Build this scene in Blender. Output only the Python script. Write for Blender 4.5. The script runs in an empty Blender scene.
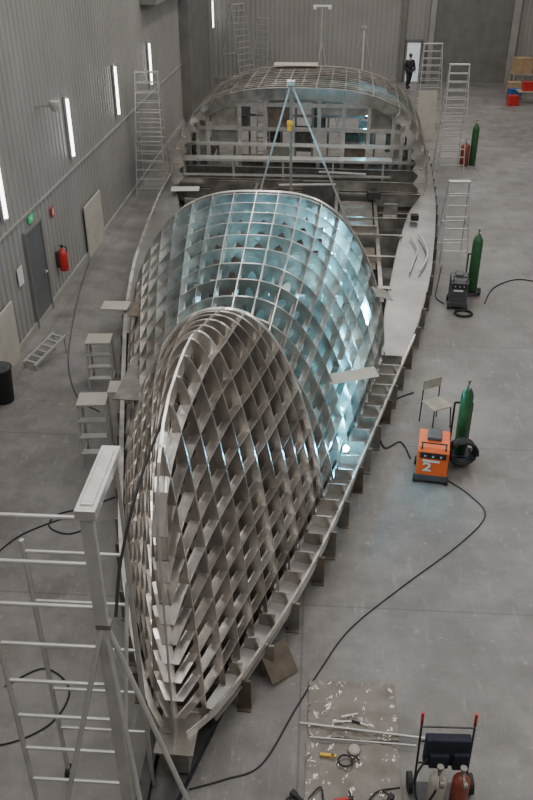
import bpy, math, random
from mathutils import Vector, Matrix
random.seed(7)
S=bpy.context.scene
COL=S.collection
V=Vector
# ------------------------------------------------------------------ materials
def mat(name,col,rough=.5,metal=0.,noise=0.,scale=8.,bump=0.,emit=None,estr=0.,rand=0.,alpha=1.,col2=None,trans=0.):
    m=bpy.data.materials.new(name); m.use_nodes=True
    nt=m.node_tree; b=nt.nodes['Principled BSDF']
    b.inputs['Roughness'].default_value=rough; b.inputs['Metallic'].default_value=metal
    c=(col[0],col[1],col[2],1)
    b.inputs['Base Color'].default_value=c
    tc=nt.nodes.new('ShaderNodeTexCoord')
    if noise>0:
        n=nt.nodes.new('ShaderNodeTexNoise'); n.inputs['Scale'].default_value=scale; n.inputs['Detail'].default_value=5
        nt.links.new(tc.outputs['Object'],n.inputs['Vector'])
        r=nt.nodes.new('ShaderNodeValToRGB')
        c2=col2 or tuple(x*(1-noise) for x in col); c3=tuple(min(1,x*(1+noise)) for x in col) if not col2 else col
        r.color_ramp.elements[0].position=.32; r.color_ramp.elements[1].position=.68
        r.color_ramp.elements[0].color=(*c2,1); r.color_ramp.elements[1].color=(*c3,1)
        nt.links.new(n.outputs['Fac'],r.inputs['Fac'])
        src=r.outputs['Color']
        if rand>0:
            oi=nt.nodes.new('ShaderNodeObjectInfo'); mr=nt.nodes.new('ShaderNodeMapRange')
            mr.inputs['To Min'].default_value=1-rand; mr.inputs['To Max'].default_value=1+rand
            nt.links.new(oi.outputs['Random'],mr.inputs['Value'])
            mx=nt.nodes.new('ShaderNodeVectorMath'); mx.operation='SCALE'
            nt.links.new(src,mx.inputs[0]); nt.links.new(mr.outputs['Result'],mx.inputs['Scale']); src=mx.outputs[0]
        nt.links.new(src,b.inputs['Base Color'])
        if bump>0:
            bp=nt.nodes.new('ShaderNodeBump'); bp.inputs['Strength'].default_value=bump; bp.inputs['Distance'].default_value=.02
            nt.links.new(n.outputs['Fac'],bp.inputs['Height']); nt.links.new(bp.outputs['Normal'],b.inputs['Normal'])
    if emit:
        b.inputs['Emission Color'].default_value=(*emit,1); b.inputs['Emission Strength'].default_value=estr
    return m
ALU=mat('aluminium_raw',(.55,.525,.49),.26,.85,.3,3.,.15,rand=.2)
ALUM=mat('aluminium_brownish',(.40,.37,.335),.3,.8,.3,3.,.15,rand=.25)
ALUD=mat('aluminium_dull',(.24,.225,.205),.42,.65,.25,4.,.1,rand=.18)
ALUB=mat('aluminium_bright',(.74,.72,.69),.24,.8,.12,5.)
LAD=mat('ladder_aluminium',(.50,.49,.47),.35,.5,.1,6.)
PLATE=mat('deck_plate_metal',(.27,.26,.25),.32,.75,.22,1.2,.05)
BROWN=mat('brown_plate',(.13,.105,.08),.5,.3,.3,5.,rand=.25)
SHADEP=mat('interior_shade',(.075,.068,.060),.42,.5,.35,2.5,.1)  # dark tone stands in for the shade inside the hull
STEEL=mat('dark_steel',(.07,.07,.072),.5,.6,.3,6.)
BLACK=mat('black_rubber',(.015,.015,.017),.6,0,.2,9.)
DGREY=mat('dark_grey_paint',(.06,.063,.068),.5,0,.15,6.)
GREEN=mat('green_bottle_paint',(.025,.10,.035),.4,0,.2,6.)
ORANGE=mat('orange_paint',(.75,.12,.02),.4,0,.08,6.)
RED=mat('red_paint',(.45,.025,.02),.35,0,.1,6.)
RUST=mat('red_brown_paint',(.22,.05,.03),.4,0,.15,6.)
BLUE=mat('navy_fabric',(.012,.016,.03),.8,0,.3,12.)
CBLUE=mat('blue_plastic',(.03,.10,.30),.5,0,.1,6.)
WHITE=mat('white_paint',(.66,.65,.62),.5,0,.05,6.)
YELLOW=mat('yellow_plastic',(.7,.45,.03),.5,0,.1,6.)
WOOD=mat('plywood',(.36,.31,.25),.6,0,.2,3.)
CARD=mat('cardboard',(.40,.27,.16),.8,0,.15,5.)
BEIGE=mat('beige_board',(.40,.375,.33),.7,0,.1,3.)
WALLM=mat('corrugated_wall',(.265,.252,.236),.5,0.,.08,.6)
WALLF=mat('corrugated_far_wall',(.30,.287,.270),.5,0.,.08,.6)
DOORM=mat('grey_door_paint',(.10,.105,.11),.5,0,.1,2.)
GATE=mat('gate_dark_metal',(.17,.162,.152),.5,0.,.15,1.5)
TRIM=mat('trim_metal',(.32,.31,.29),.5,.2,.1,2.)
TUBE=mat('light_tube_white',(1,1,1),.4,emit=(1.,.98,.95),estr=8.)
DAY=mat('daylight_panel',(.7,.7,.7),.4,emit=(.8,.88,1.),estr=.3)
ARC=mat('arc_white_blue',(1,1,1),.4,emit=(.6,.95,1.),estr=80.)
EXITG=mat('exit_green',(.02,.35,.12),.5,emit=(.02,.5,.15),estr=.3)
SKIN=mat('skin',(.5,.3,.22),.5)
CLOTH=mat('dark_clothing',(.02,.022,.028),.8,0,.2,10.)
HAIR=mat('brown_hair',(.06,.035,.02),.6)
SHEET=mat('clear_plastic_sheet',(.24,.22,.20),.10,.2,.3,3.,1.,col2=(.17,.15,.132))

def floor_mat():
    m=bpy.data.materials.new('concrete_floor'); m.use_nodes=True; nt=m.node_tree; b=nt.nodes['Principled BSDF']
    tc=nt.nodes.new('ShaderNodeTexCoord'); L=nt.links
    def noise(s,d=6,rgh=.55,st=None):
        n=nt.nodes.new('ShaderNodeTexNoise'); n.inputs['Scale'].default_value=s; n.inputs['Detail'].default_value=d; n.inputs['Roughness'].default_value=rgh
        if st:
            mp=nt.nodes.new('ShaderNodeMapping'); mp.inputs['Scale'].default_value=st; L.new(tc.outputs['Object'],mp.inputs['Vector']); L.new(mp.outputs['Vector'],n.inputs['Vector'])
        else: L.new(tc.outputs['Object'],n.inputs['Vector'])
        return n
    def ramp(n,p0,c0,p1,c1):
        r=nt.nodes.new('ShaderNodeValToRGB'); e=r.color_ramp.elements
        e[0].position=p0;e[1].position=p1;e[0].color=(*c0,1);e[1].color=(*c1,1); L.new(n.outputs['Fac'],r.inputs['Fac']); return r
    def mix(a,bb,fac,mode='MULTIPLY'):
        x=nt.nodes.new('ShaderNodeMix'); x.data_type='RGBA'; x.blend_type=mode
        if isinstance(fac,float): x.inputs[0].default_value=fac
        else: L.new(fac,x.inputs[0])
        L.new(a,x.inputs[6])
        if isinstance(bb,tuple): x.inputs[7].default_value=(*bb,1)
        else: L.new(bb,x.inputs[7])
        return x.outputs[2]
    base=ramp(noise(.4),.35,(.165,.154,.146),.65,(.25,.237,.226)).outputs['Color']
    base=mix(base,ramp(noise(2.2,8,.65),.35,(.76,.76,.76),.65,(1.1,1.1,1.1)).outputs['Color'],1.)
    stn=ramp(noise(.9,8,.6),.53,(0,0,0),.66,(.8,.8,.8)).outputs['Color']
    base=mix(base,(.135,.124,.116),stn,'MIX')
    scr=ramp(noise(1.5,10,.75,(6,.8,1)),.57,(0,0,0),.70,(.65,.65,.65)).outputs['Color']
    base=mix(base,(.34,.325,.31),scr,'MIX')
    scr2=ramp(noise(2.5,10,.75,(.7,7,1)),.60,(0,0,0),.70,(.6,.6,.6)).outputs['Color']
    base=mix(base,(.32,.305,.29),scr2,'MIX')
    spk=ramp(noise(7.,6,.7),.60,(0,0,0),.68,(.7,.7,.7)).outputs['Color']
    base=mix(base,(.33,.315,.30),spk,'MIX')
    br=nt.nodes.new('ShaderNodeTexBrick'); br.offset=0; br.inputs['Scale'].default_value=1.
    br.inputs['Brick Width'].default_value=6.; br.inputs['Row Height'].default_value=4.; br.inputs['Mortar Size'].default_value=.014
    br.inputs['Color1'].default_value=(1,1,1,1);br.inputs['Color2'].default_value=(.90,.90,.90,1);br.inputs['Mortar'].default_value=(.70,.70,.70,1)
    L.new(tc.outputs['Object'],br.inputs['Vector'])
    base=mix(base,br.outputs['Color'],1.)
    L.new(base,b.inputs['Base Color'])
    rr=ramp(noise(1.1,6),.35,(.38,.38,.38),.65,(.62,.62,.62)); L.new(rr.outputs['Color'],b.inputs['Roughness'])
    return m
FLOOR=floor_mat()

# ------------------------------------------------------------------ mesh builder
class MB:
    def __init__(s): s.v=[];s.f=[];s.m=[]
    def add(s,vs,fs,m=0):
        o=len(s.v); s.v+= [tuple(x) for x in vs]; s.f+=[tuple(i+o for i in f) for f in fs]; s.m+=[m]*len(fs)
        return s
    def box(s,c,size,R=None,m=0):
        x,y,z=[k/2 for k in size]; c=V(c)
        vs=[V((a*x,b*y,d*z)) for a in(-1,1) for b in(-1,1) for d in(-1,1)]
        if R is not None: vs=[R@p for p in vs]
        return s.add([p+c for p in vs],[(0,1,3,2),(4,6,7,5),(0,4,5,1),(2,3,7,6),(0,2,6,4),(1,5,7,3)],m)
    def beam(s,p,q,w,h,up=(0,0,1),m=0):
        p=V(p);q=V(q);d=(q-p);L=d.length;d.normalize();u=V(up)
        if abs(d.dot(u))>.98: u=V((0,1,0))
        x=d.cross(u).normalized(); u=x.cross(d).normalized()
        R=Matrix((x,d,u)).transposed()
        return s.box((p+q)/2,(w,L,h),R,m)
    def cyl(s,p,q,r,n=10,m=0,r2=None):
        p=V(p);q=V(q);d=(q-p).normalized(); r2=r if r2 is None else r2
        u=V((0,0,1)) if abs(d.z)<.9 else V((1,0,0))
        x=d.cross(u).normalized(); y=x.cross(d).normalized()
        vs=[]
        for c,rr in((p,r),(q,r2)):
            for i in range(n):
                a=2*math.pi*i/n; vs.append(c+x*math.cos(a)*rr+y*math.sin(a)*rr)
        fs=[(i,(i+1)%n,n+(i+1)%n,n+i) for i in range(n)]+[tuple(range(n-1,-1,-1)),tuple(range(n,2*n))]
        return s.add(vs,fs,m)
    def tube(s,pts,r,n=6,m=0,closed=False):
        pts=[V(p) for p in pts]; N=len(pts); vs=[]
        for i,p in enumerate(pts):
            a=pts[(i-1)%N] if closed else pts[max(i-1,0)]; b=pts[(i+1)%N] if closed else pts[min(i+1,N-1)]
            d=(b-a).normalized(); u=V((0,0,1)) if abs(d.z)<.95 else V((1,0,0))
            x=d.cross(u).normalized(); y=x.cross(d).normalized()
            for k in range(n):
                t=2*math.pi*k/n; vs.append(p+x*math.cos(t)*r+y*math.sin(t)*r)
        fs=[]
        for i in range(N if closed else N-1):
            j=(i+1)%N
            for k in range(n): fs.append((i*n+k,i*n+(k+1)%n,j*n+(k+1)%n,j*n+k))
        if not closed: fs+=[tuple(range(n-1,-1,-1)),tuple(range((N-1)*n,N*n))]
        return s.add(vs,fs,m)
    def lathe(s,prof,c=(0,0,0),n=16,m=0):
        c=V(c); vs=[]
        for r,z in prof:
            for i in range(n):
                a=2*math.pi*i/n; vs.append(c+V((r*math.cos(a),r*math.sin(a),z)))
        fs=[]
        for j in range(len(prof)-1):
            for i in range(n): fs.append((j*n+i,j*n+(i+1)%n,(j+1)*n+(i+1)%n,(j+1)*n+i))
        fs+=[tuple(range(n-1,-1,-1)),tuple(range((len(prof)-1)*n,len(prof)*n))]
        return s.add(vs,fs,m)
    def wheel(s,c,r,w,axis=(1,0,0),m=0,n=14):
        c=V(c);a=V(axis)*w/2
        return s.cyl(c-a,c+a,r,n,m)
def finish(o,label=None,cat=None,group=None,kind=None):
    if label:o['label']=label
    if cat:o['category']=cat
    if group:o['group']=group
    if kind:o['kind']=kind
    return o
def mk(name,mb,mats,loc=(0,0,0),rz=0,parent=None,label=None,cat=None,group=None,kind=None,bev=0,smooth=False,rot=None):
    me=bpy.data.meshes.new(name); me.from_pydata(mb.v,[],mb.f)
    if not isinstance(mats,(list,tuple)): mats=[mats]
    for m in mats: me.materials.append(m)
    for p,i in zip(me.polygons,mb.m): p.material_index=i; p.use_smooth=smooth
    me.update()
    o=bpy.data.objects.new(name,me); COL.objects.link(o)
    o.location=loc; o.rotation_euler=rot if rot else (0,0,rz)
    if parent: o.parent=parent
    if bev:
        b=o.modifiers.new('bevel','BEVEL'); b.width=bev; b.segments=2; b.limit_method='ANGLE'
    return finish(o,label,cat,group,kind)
def empty(name,loc,rz=0,label=None,cat=None,group=None):
    o=bpy.data.objects.new(name,None); COL.objects.link(o); o.location=loc; o.rotation_euler=(0,0,rz); o.empty_display_size=.2
    return finish(o,label,cat,group)
def copy_thing(src,loc,rz=None,label=None):
    n=src.copy(); COL.objects.link(n); n.location=loc
    if rz is not None:n.rotation_euler=(0,0,rz)
    if label:n['label']=label
    for c in [c for c in src.children]:
        k=c.copy(); k.parent=n; COL.objects.link(k)
        for g in c.children:
            h=g.copy(); h.parent=k; COL.objects.link(h)
    return n
def smoothpath(pts,sub=6):
    P=[V(p) for p in pts]; out=[]
    for i in range(len(P)-1):
        p0=P[max(i-1,0)];p1=P[i];p2=P[i+1];p3=P[min(i+2,len(P)-1)]
        for k in range(sub):
            t=k/sub
            out.append(.5*((2*p1)+(p2-p0)*t+(2*p0-5*p1+4*p2-p3)*t*t+(-p0+3*p1-3*p2+p3)*t**3))
    out.append(P[-1]); return out
def interp(tab,x):
    if x<=tab[0][0]:return tab[0][1]
    if x>=tab[-1][0]:return tab[-1][1]
    n=len(tab)
    def sl(i): return (tab[i+1][1]-tab[i][1])/(tab[i+1][0]-tab[i][0])
    for i in range(n-1):
        if x<=tab[i+1][0]:
            h=tab[i+1][0]-tab[i][0]; t=(x-tab[i][0])/h
            def tan(j):
                if j==0:return sl(0)
                if j==n-1:return sl(n-2)
                a,b=sl(j-1),sl(j)
                return 0 if a*b<=0 else 2*a*b/(a+b)
            m0,m1=tan(i)*h,tan(i+1)*h
            return (2*t**3-3*t*t+1)*tab[i][1]+(t**3-2*t*t+t)*m0+(-2*t**3+3*t*t)*tab[i+1][1]+(t**3-t*t)*m1

# ------------------------------------------------------------------ room
WX=-6.33; WY=51.; RX=14.; BY=-4.
mb=MB(); mb.box(((WX+RX)/2,(BY+WY)/2,-.1),(RX-WX+1,WY-BY+1,.2)); mk('floor',mb,FLOOR,kind='structure')
def corr(a,b,h,axis,pos,inward,period=.28,dep=.035):
    mb=MB(); n=int((b-a)/period); pts=[]
    for i in range(n):
        t=a+i*period
        pts+=[(t,0),(t+period*.55,0),(t+period*.65,dep),(t+period*.9,dep)]
    pts.append((b,0))
    vs=[]
    for t,d in pts:
        for z in(0,h):
            vs.append((pos-inward*d,t,z) if axis=='x' else (t,pos-inward*d,z))
    fs=[(2*i,2*i+2,2*i+3,2*i+1) for i in range(len(pts)-1)]
    mb.add(vs,fs)
    c0=pos-inward*.12
    if axis=='x': mb.box((c0,(a+b)/2,h/2),(.1,b-a,h))
    else: mb.box(((a+b)/2,c0,h/2),(b-a,.1,h))
    return mb
mk('wall_left',corr(BY,WY,9,'x',WX,1),WALLM,kind='structure')
mk('wall_right',corr(BY,WY,9,'x',RX,-1),WALLM,kind='structure')
mk('wall_far',corr(WX,RX,9,'y',WY,-1),WALLF,kind='structure')
mk('wall_back',corr(WX,RX,9,'y',BY,1),WALLM,kind='structure')
mb=MB(); mb.box((WX+.03,(BY+WY)/2,.08),(.06,WY-BY,.16)); mk('baseboard_left',mb,TRIM,kind='structure')
mb=MB(); mb.box(((WX+RX)/2,WY-.03,.08),(RX-WX-.2,.06,.16)); mk('baseboard_far',mb,TRIM,kind='structure')
mb=MB(); mb.box((WX+.02,(BY+WY)/2,2.55),(.04,WY-BY,.05)); mk('trim_1',mb,TRIM,kind='structure')
mb=MB(); mb.box((WX+.22,42.2,4.5),(.44,7.,9))
for i in range(25): mb.box((WX+.45,38.85+i*.28,4.5),(.03,.1,9))
mk('trim_2',mb,GATE,kind='structure')
mb=MB(); mb.box((WX+.10,48.5,4.5),(.2,.3,9)); mk('trim_3',mb,TRIM,kind='structure')
mb=MB(); mb.box((WX+.3,34.5,5.75),(.6,8,.28)); mk('trim_4',mb,GATE,kind='structure')
def wall_door(name,y0,y1,h):
    e=finish(empty(name,(WX+.03,(y0+y1)/2,0)),kind='structure'); w=y1-y0
    mk('door_leaf',MB().box((0,0,h/2),(.05,w-.1,h-.04)),DOORM,parent=e,bev=.005)
    f=MB(); f.box((.01,-w/2,h/2),(.08,.06,h+.06)); f.box((.01,w/2,h/2),(.08,.06,h+.06)); f.box((.01,0,h+.02),(.08,w,.06))
    mk('door_frame',f,GATE,parent=e)
    hd=MB(); hd.cyl((.03,w/2-.18,1.05),(.09,w/2-.18,1.05),.015); hd.cyl((.09,w/2-.18,1.05),(.09,w/2-.32,1.05),.013)
    mk('door_handle',hd,ALUB,parent=e)
wall_door('door_1',16.35,17.45,2.2)
mb=MB(); mb.box((5.38,WY-.05,1.05),(.75,.06,2.1)); mk('doorway_glow_1',mb,DAY,kind='structure')  # glowing panel set in the doorway in place of the brightness beyond
e=finish(empty('door_2',(5.38,WY-.09,0)),kind='structure')
f=MB(); f.box((-.45,0,1.1),(.12,.14,2.2)); f.box((.45,0,1.1),(.12,.14,2.2)); f.box((0,0,2.22),(1.02,.14,.12)); mk('door_frame',f,GATE,parent=e)
mk('door_leaf',MB().box((.5,-.42,1.05),(.06,.8,2.06)),DOORM,parent=e)
e=finish(empty('door_3',(8.6,WY-.12,0)),kind='structure')
f=MB(); f.box((0,0,3.6),(4.3,.1,7.2))
for i in range(22): f.box((-2.1+i*.2,-.06,3.6),(.05,.04,7.2))
mk('gate_panel',f,GATE,parent=e)
f=MB(); f.box((-2.3,-.05,3.7),(.3,.3,7.4)); f.box((2.35,-.05,3.7),(.4,.35,7.4)); mk('gate_frame',f,TRIM,parent=e)
mb=MB(); mb.box((4.7,WY-.12,4.5),(.25,.2,9)); mk('trim_5',mb,GATE,kind='structure')

first=None
for y in(15.4,20.45,25.7,31.2,50.2):
    if first is None:
        e=empty('wall_light',(WX+.02,y,2.88),label='vertical white fluorescent strip light on the grey corrugated wall',cat='wall light',group='vertical strip lights along the wall')
        mk('light_housing',MB().box((.03,0,.72),(.06,.15,1.5)),TRIM,parent=e)
        mk('light_tube',MB().cyl((.08,0,.03),(.08,0,1.41),.042,10),TUBE,parent=e,smooth=False)
        first=e
    else: copy_thing(first,(WX+.02,y,2.88))
e=empty('wall_horn_lamp',(WX,18.4,4.5),label='pale bell-shaped fixture on a short bracket on the corrugated wall',cat='wall fixture')
mk('bracket',MB().beam((0,0,0),(.4,0,.02),.04,.04),TRIM,parent=e)
k=MB().lathe([(.04,-.10),(.07,-.08),(.11,.08),(.12,.12),(.09,.13)],(.42,0,0)); mk('lamp_bell',k,BEIGE,parent=e,smooth=True)
mk('beige_wall_board',MB().box((0,0,.72),(.05,1.7,1.44)),BEIGE,loc=(WX+.09,21.7,0),label='plain beige board standing against the corrugated wall',cat='board',bev=.01)
mk('beige_wall_board',MB().box((0,0,.65),(.05,1.3,1.3)),BEIGE,loc=(WX+.09,14.3,0),label='pale square board against the wall near the waste bin',cat='board',bev=.01)
s=MB().box((0,0,0),(.02,.3,.16)); s.box((.012,.03,.0),(.005,.05,.11),m=1); s.box((.012,-.06,.02),(.005,.08,.04),m=1)
mk('exit_sign',s,[EXITG,WHITE],loc=(WX+.05,16.9,2.42),label='small green and white emergency exit sign above the grey door',cat='sign')
s=MB().box((0,0,0),(.02,.22,.22)); s.box((.012,0,-.01),(.005,.07,.13),m=1); s.box((.012,.05,.06),(.005,.06,.03),m=1)
mk('fire_sign',s,[RED,WHITE],loc=(WX+.05,18.4,2.1),label='red square fire extinguisher sign with white symbol on the wall',cat='sign')
mk('paper_notice',MB().box((0,0,0),(.01,.3,.4)),WHITE,loc=(WX+.04,15.8,1.5),label='white paper notice fixed to the corrugated wall',cat='notice')
e=empty('fire_extinguisher',(WX+.17,18.35,.62),label='red fire extinguisher hung on the wall next to the grey door',cat='fire extinguisher')
mk('cylinder_body',MB().lathe([(.02,0),(.10,.02),(.11,.08),(.11,.44),(.08,.52),(.035,.56),(.035,.6)]),RED,parent=e,smooth=True)
h=MB().box((0,0,.63),(.05,.05,.06)); h.beam((0,0,.66),(.0,-.14,.70),.03,.02); h.tube(smoothpath([(0,.04,.63),(.05,.15,.56),(.05,.16,.4),(.04,.14,.2)]),.015)
mk('valve_hose',h,BLACK,parent=e); mk('bracket',MB().box((-.12,0,.3),(.09,.12,.4)),STEEL,parent=e)

# ------------------------------------------------------------------ HULL
HWT=[(0,.03),(.4,.32),(1.3,.72),(2.95,1.30),(5.4,1.93),(8.7,2.72),(10.9,3.22),(14.6,3.82),(21.1,4.40),(26.6,4.55),(28.5,4.3)]
WT=[(0,.0),(.4,.05),(1.3,.14),(3.,.22),(4.2,.24),(6.5,.26),(8.2,.34),(9.6,.48),(11.6,.72),(14.6,.85),(18,.72),(20.5,.30),(21.4,.22),(28,.18)]
ZA=[(0,3.4),(.2,3.9),(.5,4.2),(1.,4.36),(1.7,4.38),(2.6,4.16),(3.4,3.93),(4.2,3.66)]
ZB=[(4.2,2.9),(6,3.25),(8,3.55),(9.6,3.66)]
ZC=[(20.,3.55),(26.,3.5),(28,3.3)]
EA=[(0,1.5),(1.5,1.7),(3.0,2.1),(4.2,2.4)];  FA=[(0,1.1),(4.2,1.22)]
EB=[(4.2,2.2),(9.6,3.0)];  FB=[(4.2,1.2),(9.6,1.5)]
EC=[(20.,3.1),(28,2.8)];  FC=[(20.,2.5),(28,2.3)]
ZS=.55
hullrz=-math.atan(.033)
HULL=empty('boat_hull',(-1.3,5.4,0),hullrz,label='upside-down aluminium yacht hull skeleton of frames and stringers under construction',cat='boat hull')
_cache={}
def section(y,md):
    key=(round(y,4),md)
    if key in _cache:return _cache[key]
    zt,et,ft={'A':(ZA,EA,FA),'B':(ZB,EB,FB),'C':(ZC,EC,FC)}[md]
    hr=max(interp(HWT,y)-interp(WT,y)+.02,.03); hl=hr if md=='C' else max(interp(HWT,y)-interp(WT,y)*.2+.02,.03)
    zk=interp(zt,y); pe=interp(et,y); pf=interp(ft,y)
    n=240; pts=[]
    for i in range(n+1):
        a=math.pi*(1-i/n); c=math.cos(a);sn=max(math.sin(a),0)
        hs=hl if c<0 else hr
        pts.append((hs*math.copysign(abs(c)**(2/pe),c),ZS+(zk-ZS)*sn**(2/pf)))
    L=[0]
    for i in range(n): L.append(L[-1]+math.hypot(pts[i+1][0]-pts[i][0],pts[i+1][1]-pts[i][1]))
    _cache[key]=(pts,L); return pts,L
def spt(y,s,md):
    pts,L=section(y,md); t=s*L[-1]; lo,hi=0,len(L)-1
    while hi-lo>1:
        m=(lo+hi)//2
        if L[m]<=t: lo=m
        else: hi=m
    k=(t-L[lo])/max(L[hi]-L[lo],1e-9)
    return V((pts[lo][0]+(pts[hi][0]-pts[lo][0])*k,y,pts[lo][1]+(pts[hi][1]-pts[lo][1])*k))
def snrm(y,s,md):
    a=spt(y,max(s-.012,0),md);b=spt(y,min(s+.012,1),md); t=(b-a).normalized()
    return V((t.z,0,-t.x))
def frame_mesh(y,K,md,th=.022,deep=.25,shal=.13,flange=0.,inner=0.,k0=0,k1=None,bar=True):
    mb=MB(); per=6; n=K*per; O=[];I=[];NN=[]
    k1=K if k1 is None else k1
    hw=interp(HWT,y)
    sc=min(1.,hw/1.1)
    for i in range(k0*per,k1*per+1):
        s=i/n; P=spt(y,s,md); N=snrm(y,s,md)
        u=(i%per)/per; d=(shal+(deep-shal)*abs(math.cos(math.pi*u))**2.2)*sc
        if abs(N.x)>.25: d=min(d,max(abs(P.x)*.8,.03)/abs(N.x))
        O.append(P); I.append(P+N*d); NN.append(N)
    def ring(A,B,t):
        vs=[];fs=[]
        for o_,i_ in zip(A,B):
            for q,dy in((o_,-t/2),(o_,t/2),(i_,t/2),(i_,-t/2)): vs.append(q+V((0,dy,0)))
        for i in range(len(A)-1):
            for k in range(4): fs.append((4*i+k,4*i+(k+1)%4,4*i+4+(k+1)%4,4*i+4+k))
        fs.extend([(3,2,1,0),tuple(4*(len(A)-1)+k for k in range(4))])
        mb.add(vs,fs)
    ring(O,I,th)
    if flange>0: ring([o-N*.010 for o,N in zip(O,NN)],[o+N*.010 for o,N in zip(O,NN)],flange*2)
    if inner>0:
        ring([o+N*min(shal,abs(o.x)*.7+.05) for o,N in zip(O,NN)],[o+N*(min(shal,abs(o.x)*.7+.05)+.012) for o,N in zip(O,NN)],inner)
    if bar: mb.box(((O[0].x+O[-1].x)/2,y,ZS-.06),(O[-1].x-O[0].x,th,.16))
    return mb
def stringer_mesh(s,ys,md,dep=.10,th=.016,out=.012,cap=0.):
    mb=MB()
    def sweep(sec):
        vs=[];fs=[]
        for y in ys:
            P=spt(y,s,md);N=snrm(y,s,md);T=V((N.z,0,-N.x))
            for a,b in sec: vs.append(P+N*a+T*b)
        for i in range(len(ys)-1):
            for k in range(4): fs.append((4*i+k,4*i+(k+1)%4,4*i+4+(k+1)%4,4*i+4+k))
        fs.extend([(3,2,1,0),tuple(4*(len(ys)-1)+k for k in range(4))])
        mb.add(vs,fs)
    sweep(((-out,-th/2),(-out,th/2),(dep,th/2),(dep,-th/2)))
    if cap: sweep(((dep-.006,-cap/2),(dep-.006,cap/2),(dep+.006,cap/2),(dep+.006,-cap/2)))
    return mb
def rng(a,b,n): return [a+(b-a)*i/(n-1) for i in range(n)]
KA=22
for i,y in enumerate(rng(.35,4.2,11)):
    last=i==10
    mk('transverse_frame',frame_mesh(y,KA,'A',flange=.04 if last else .016,deep=.42 if last else .34,shal=.24 if last else .13,th=.03 if last else .016),ALUB if last else (ALU if i%2 else ALUM),parent=HULL)
for k in range(1,KA):
    if k==KA//2: continue
    mk('stringer',stringer_mesh(k/KA,rng(.06,4.2,24),'A',dep=.09,th=.012,cap=.035),ALUB if k%4==0 else (ALUM if k<KA/2 and k%2 else ALU),parent=HULL)
KB=22
for i,y in enumerate(rng(4.75,9.45,11)):
    mk('transverse_frame',frame_mesh(y,KB,'B',flange=.018,deep=.36,shal=.12,th=.018),ALU if i%3 else ALUM,parent=HULL)
mk('transverse_frame',frame_mesh(9.6,KB*2,'B',flange=.05,deep=.44,shal=.28,th=.03),ALUB,parent=HULL)
for k in range(1,KB):
    mk('stringer',stringer_mesh(k/KB,rng(4.22,9.6,24),'B',dep=.10,th=.014,cap=.035),ALUB if k%4==0 else ALU,parent=HULL)
KS=26
for i,y in enumerate(rng(21.5,27.5,16)):
    mk('transverse_frame',frame_mesh(y,KS,'C',flange=.08 if i==0 else .035,th=.04 if i==0 else .03,deep=.36 if i==0 else .42,shal=.34 if i==0 else .26,inner=.08),ALU if i%2==0 else ALUM,parent=HULL)
for y in(20.2,20.65,21.1):
    q=5 if y<20.5 else 6 if y<21 else 7
    mk('transverse_frame',frame_mesh(y,KS,'C',flange=.03,th=.03,deep=.36,shal=.2,k0=0,k1=q,bar=False),ALU,parent=HULL)
    mk('transverse_frame',frame_mesh(y,KS,'C',flange=.03,th=.03,deep=.36,shal=.2,k0=KS-q,k1=KS,bar=False),ALU,parent=HULL)
for k in range(1,KS):
    y0=20.15 if (k<=5 or k>=KS-5) else 20.6 if (k==6 or k==KS-6) else 21.45
    mk('stringer',stringer_mesh(k/KS,rng(y0,27.5,22),'C',dep=.14,th=.03),ALU if k%2 else ALUM,parent=HULL)
def keelmesh(pts,w,d):
    mb=MB();vs=[];fs=[]
    for i,p in enumerate(pts):
        a=pts[max(i-1,0)];b=pts[min(i+1,len(pts)-1)];t=(b-a).normalized();n=V((0,-t.z,t.y))
        for x,q in((-w,0.02),(w,0.02),(w,-d),(-w,-d)): vs.append(p+V((x,0,0))+n*q)
    for i in range(len(pts)-1):
        for k in range(4): fs.append((4*i+k,4*i+(k+1)%4,4*i+4+(k+1)%4,4*i+4+k))
    fs+=[(3,2,1,0),tuple(4*(len(pts)-1)+k for k in range(4))]
    return mb.add(vs,fs)
kp=[V((0,-.08,.25)),V((0,-.05,.9)),V((0,-.02,1.8)),V((0,0,2.7)),V((0,0,3.2))]+[V((0,y,interp(ZA,y))) for y in(0.02,.12,.25,.5,.8,1.2,1.6,2,2.6,3.2,3.7,4.2)]
mk('keel_stem',keelmesh(kp,.012,.16),ALUB,parent=HULL)
mk('bow_foot',MB().box((0,.12,.36),(.30,.5,.34)).box((0,.12,.55),(.42,.6,.02)),ALUD,parent=HULL)
def strip(sx,y0,y1,st=.3,k=1.):
    mb=MB();vs=[];fs=[];n=0;y=y0
    while y<=y1+1e-6:
        a=interp(HWT,y);w=interp(WT,y)*k; inner=max(a-w-.04,.01)
        for x,z in((a+.05,ZS+.0),(inner,ZS+.06),(inner,ZS+.035),(a+.05,ZS-.16),(a+.03,ZS-.16),(a+.03,ZS-.02)): vs.append((sx*x,y,z))
        y+=st;n+=1
    for i in range(n-1):
        for k in range(6): fs.append((6*i+k,6*i+(k+1)%6,6*i+6+(k+1)%6,6*i+6+k))
    fs+=[(5,4,3,2,1,0),tuple(6*(n-1)+k for k in range(6))]
    return mb.add(vs,fs)
def rail(sx,y0,y1,off,w,h,z):
    mb=MB(); ys=rng(y0,y1,max(3,int((y1-y0)/.3)))
    f=lambda y: max(interp(HWT,y)-interp(WT,y)*off+.04,.01)
    vs=[];fs=[]
    for y in ys:
        x=f(y)
        for dx,dz in((-w/2,-h/2),(w/2,-h/2),(w/2,h/2),(-w/2,h/2)): vs.append((sx*(x+dx),y,z+dz))
    for i in range(len(ys)-1):
        for k in range(4): fs.append((4*i+k,4*i+(k+1)%4,4*i+4+(k+1)%4,4*i+4+k))
    fs+=[(3,2,1,0),tuple(4*(len(ys)-1)+k for k in range(4))]
    return mb.add(vs,fs)
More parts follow.
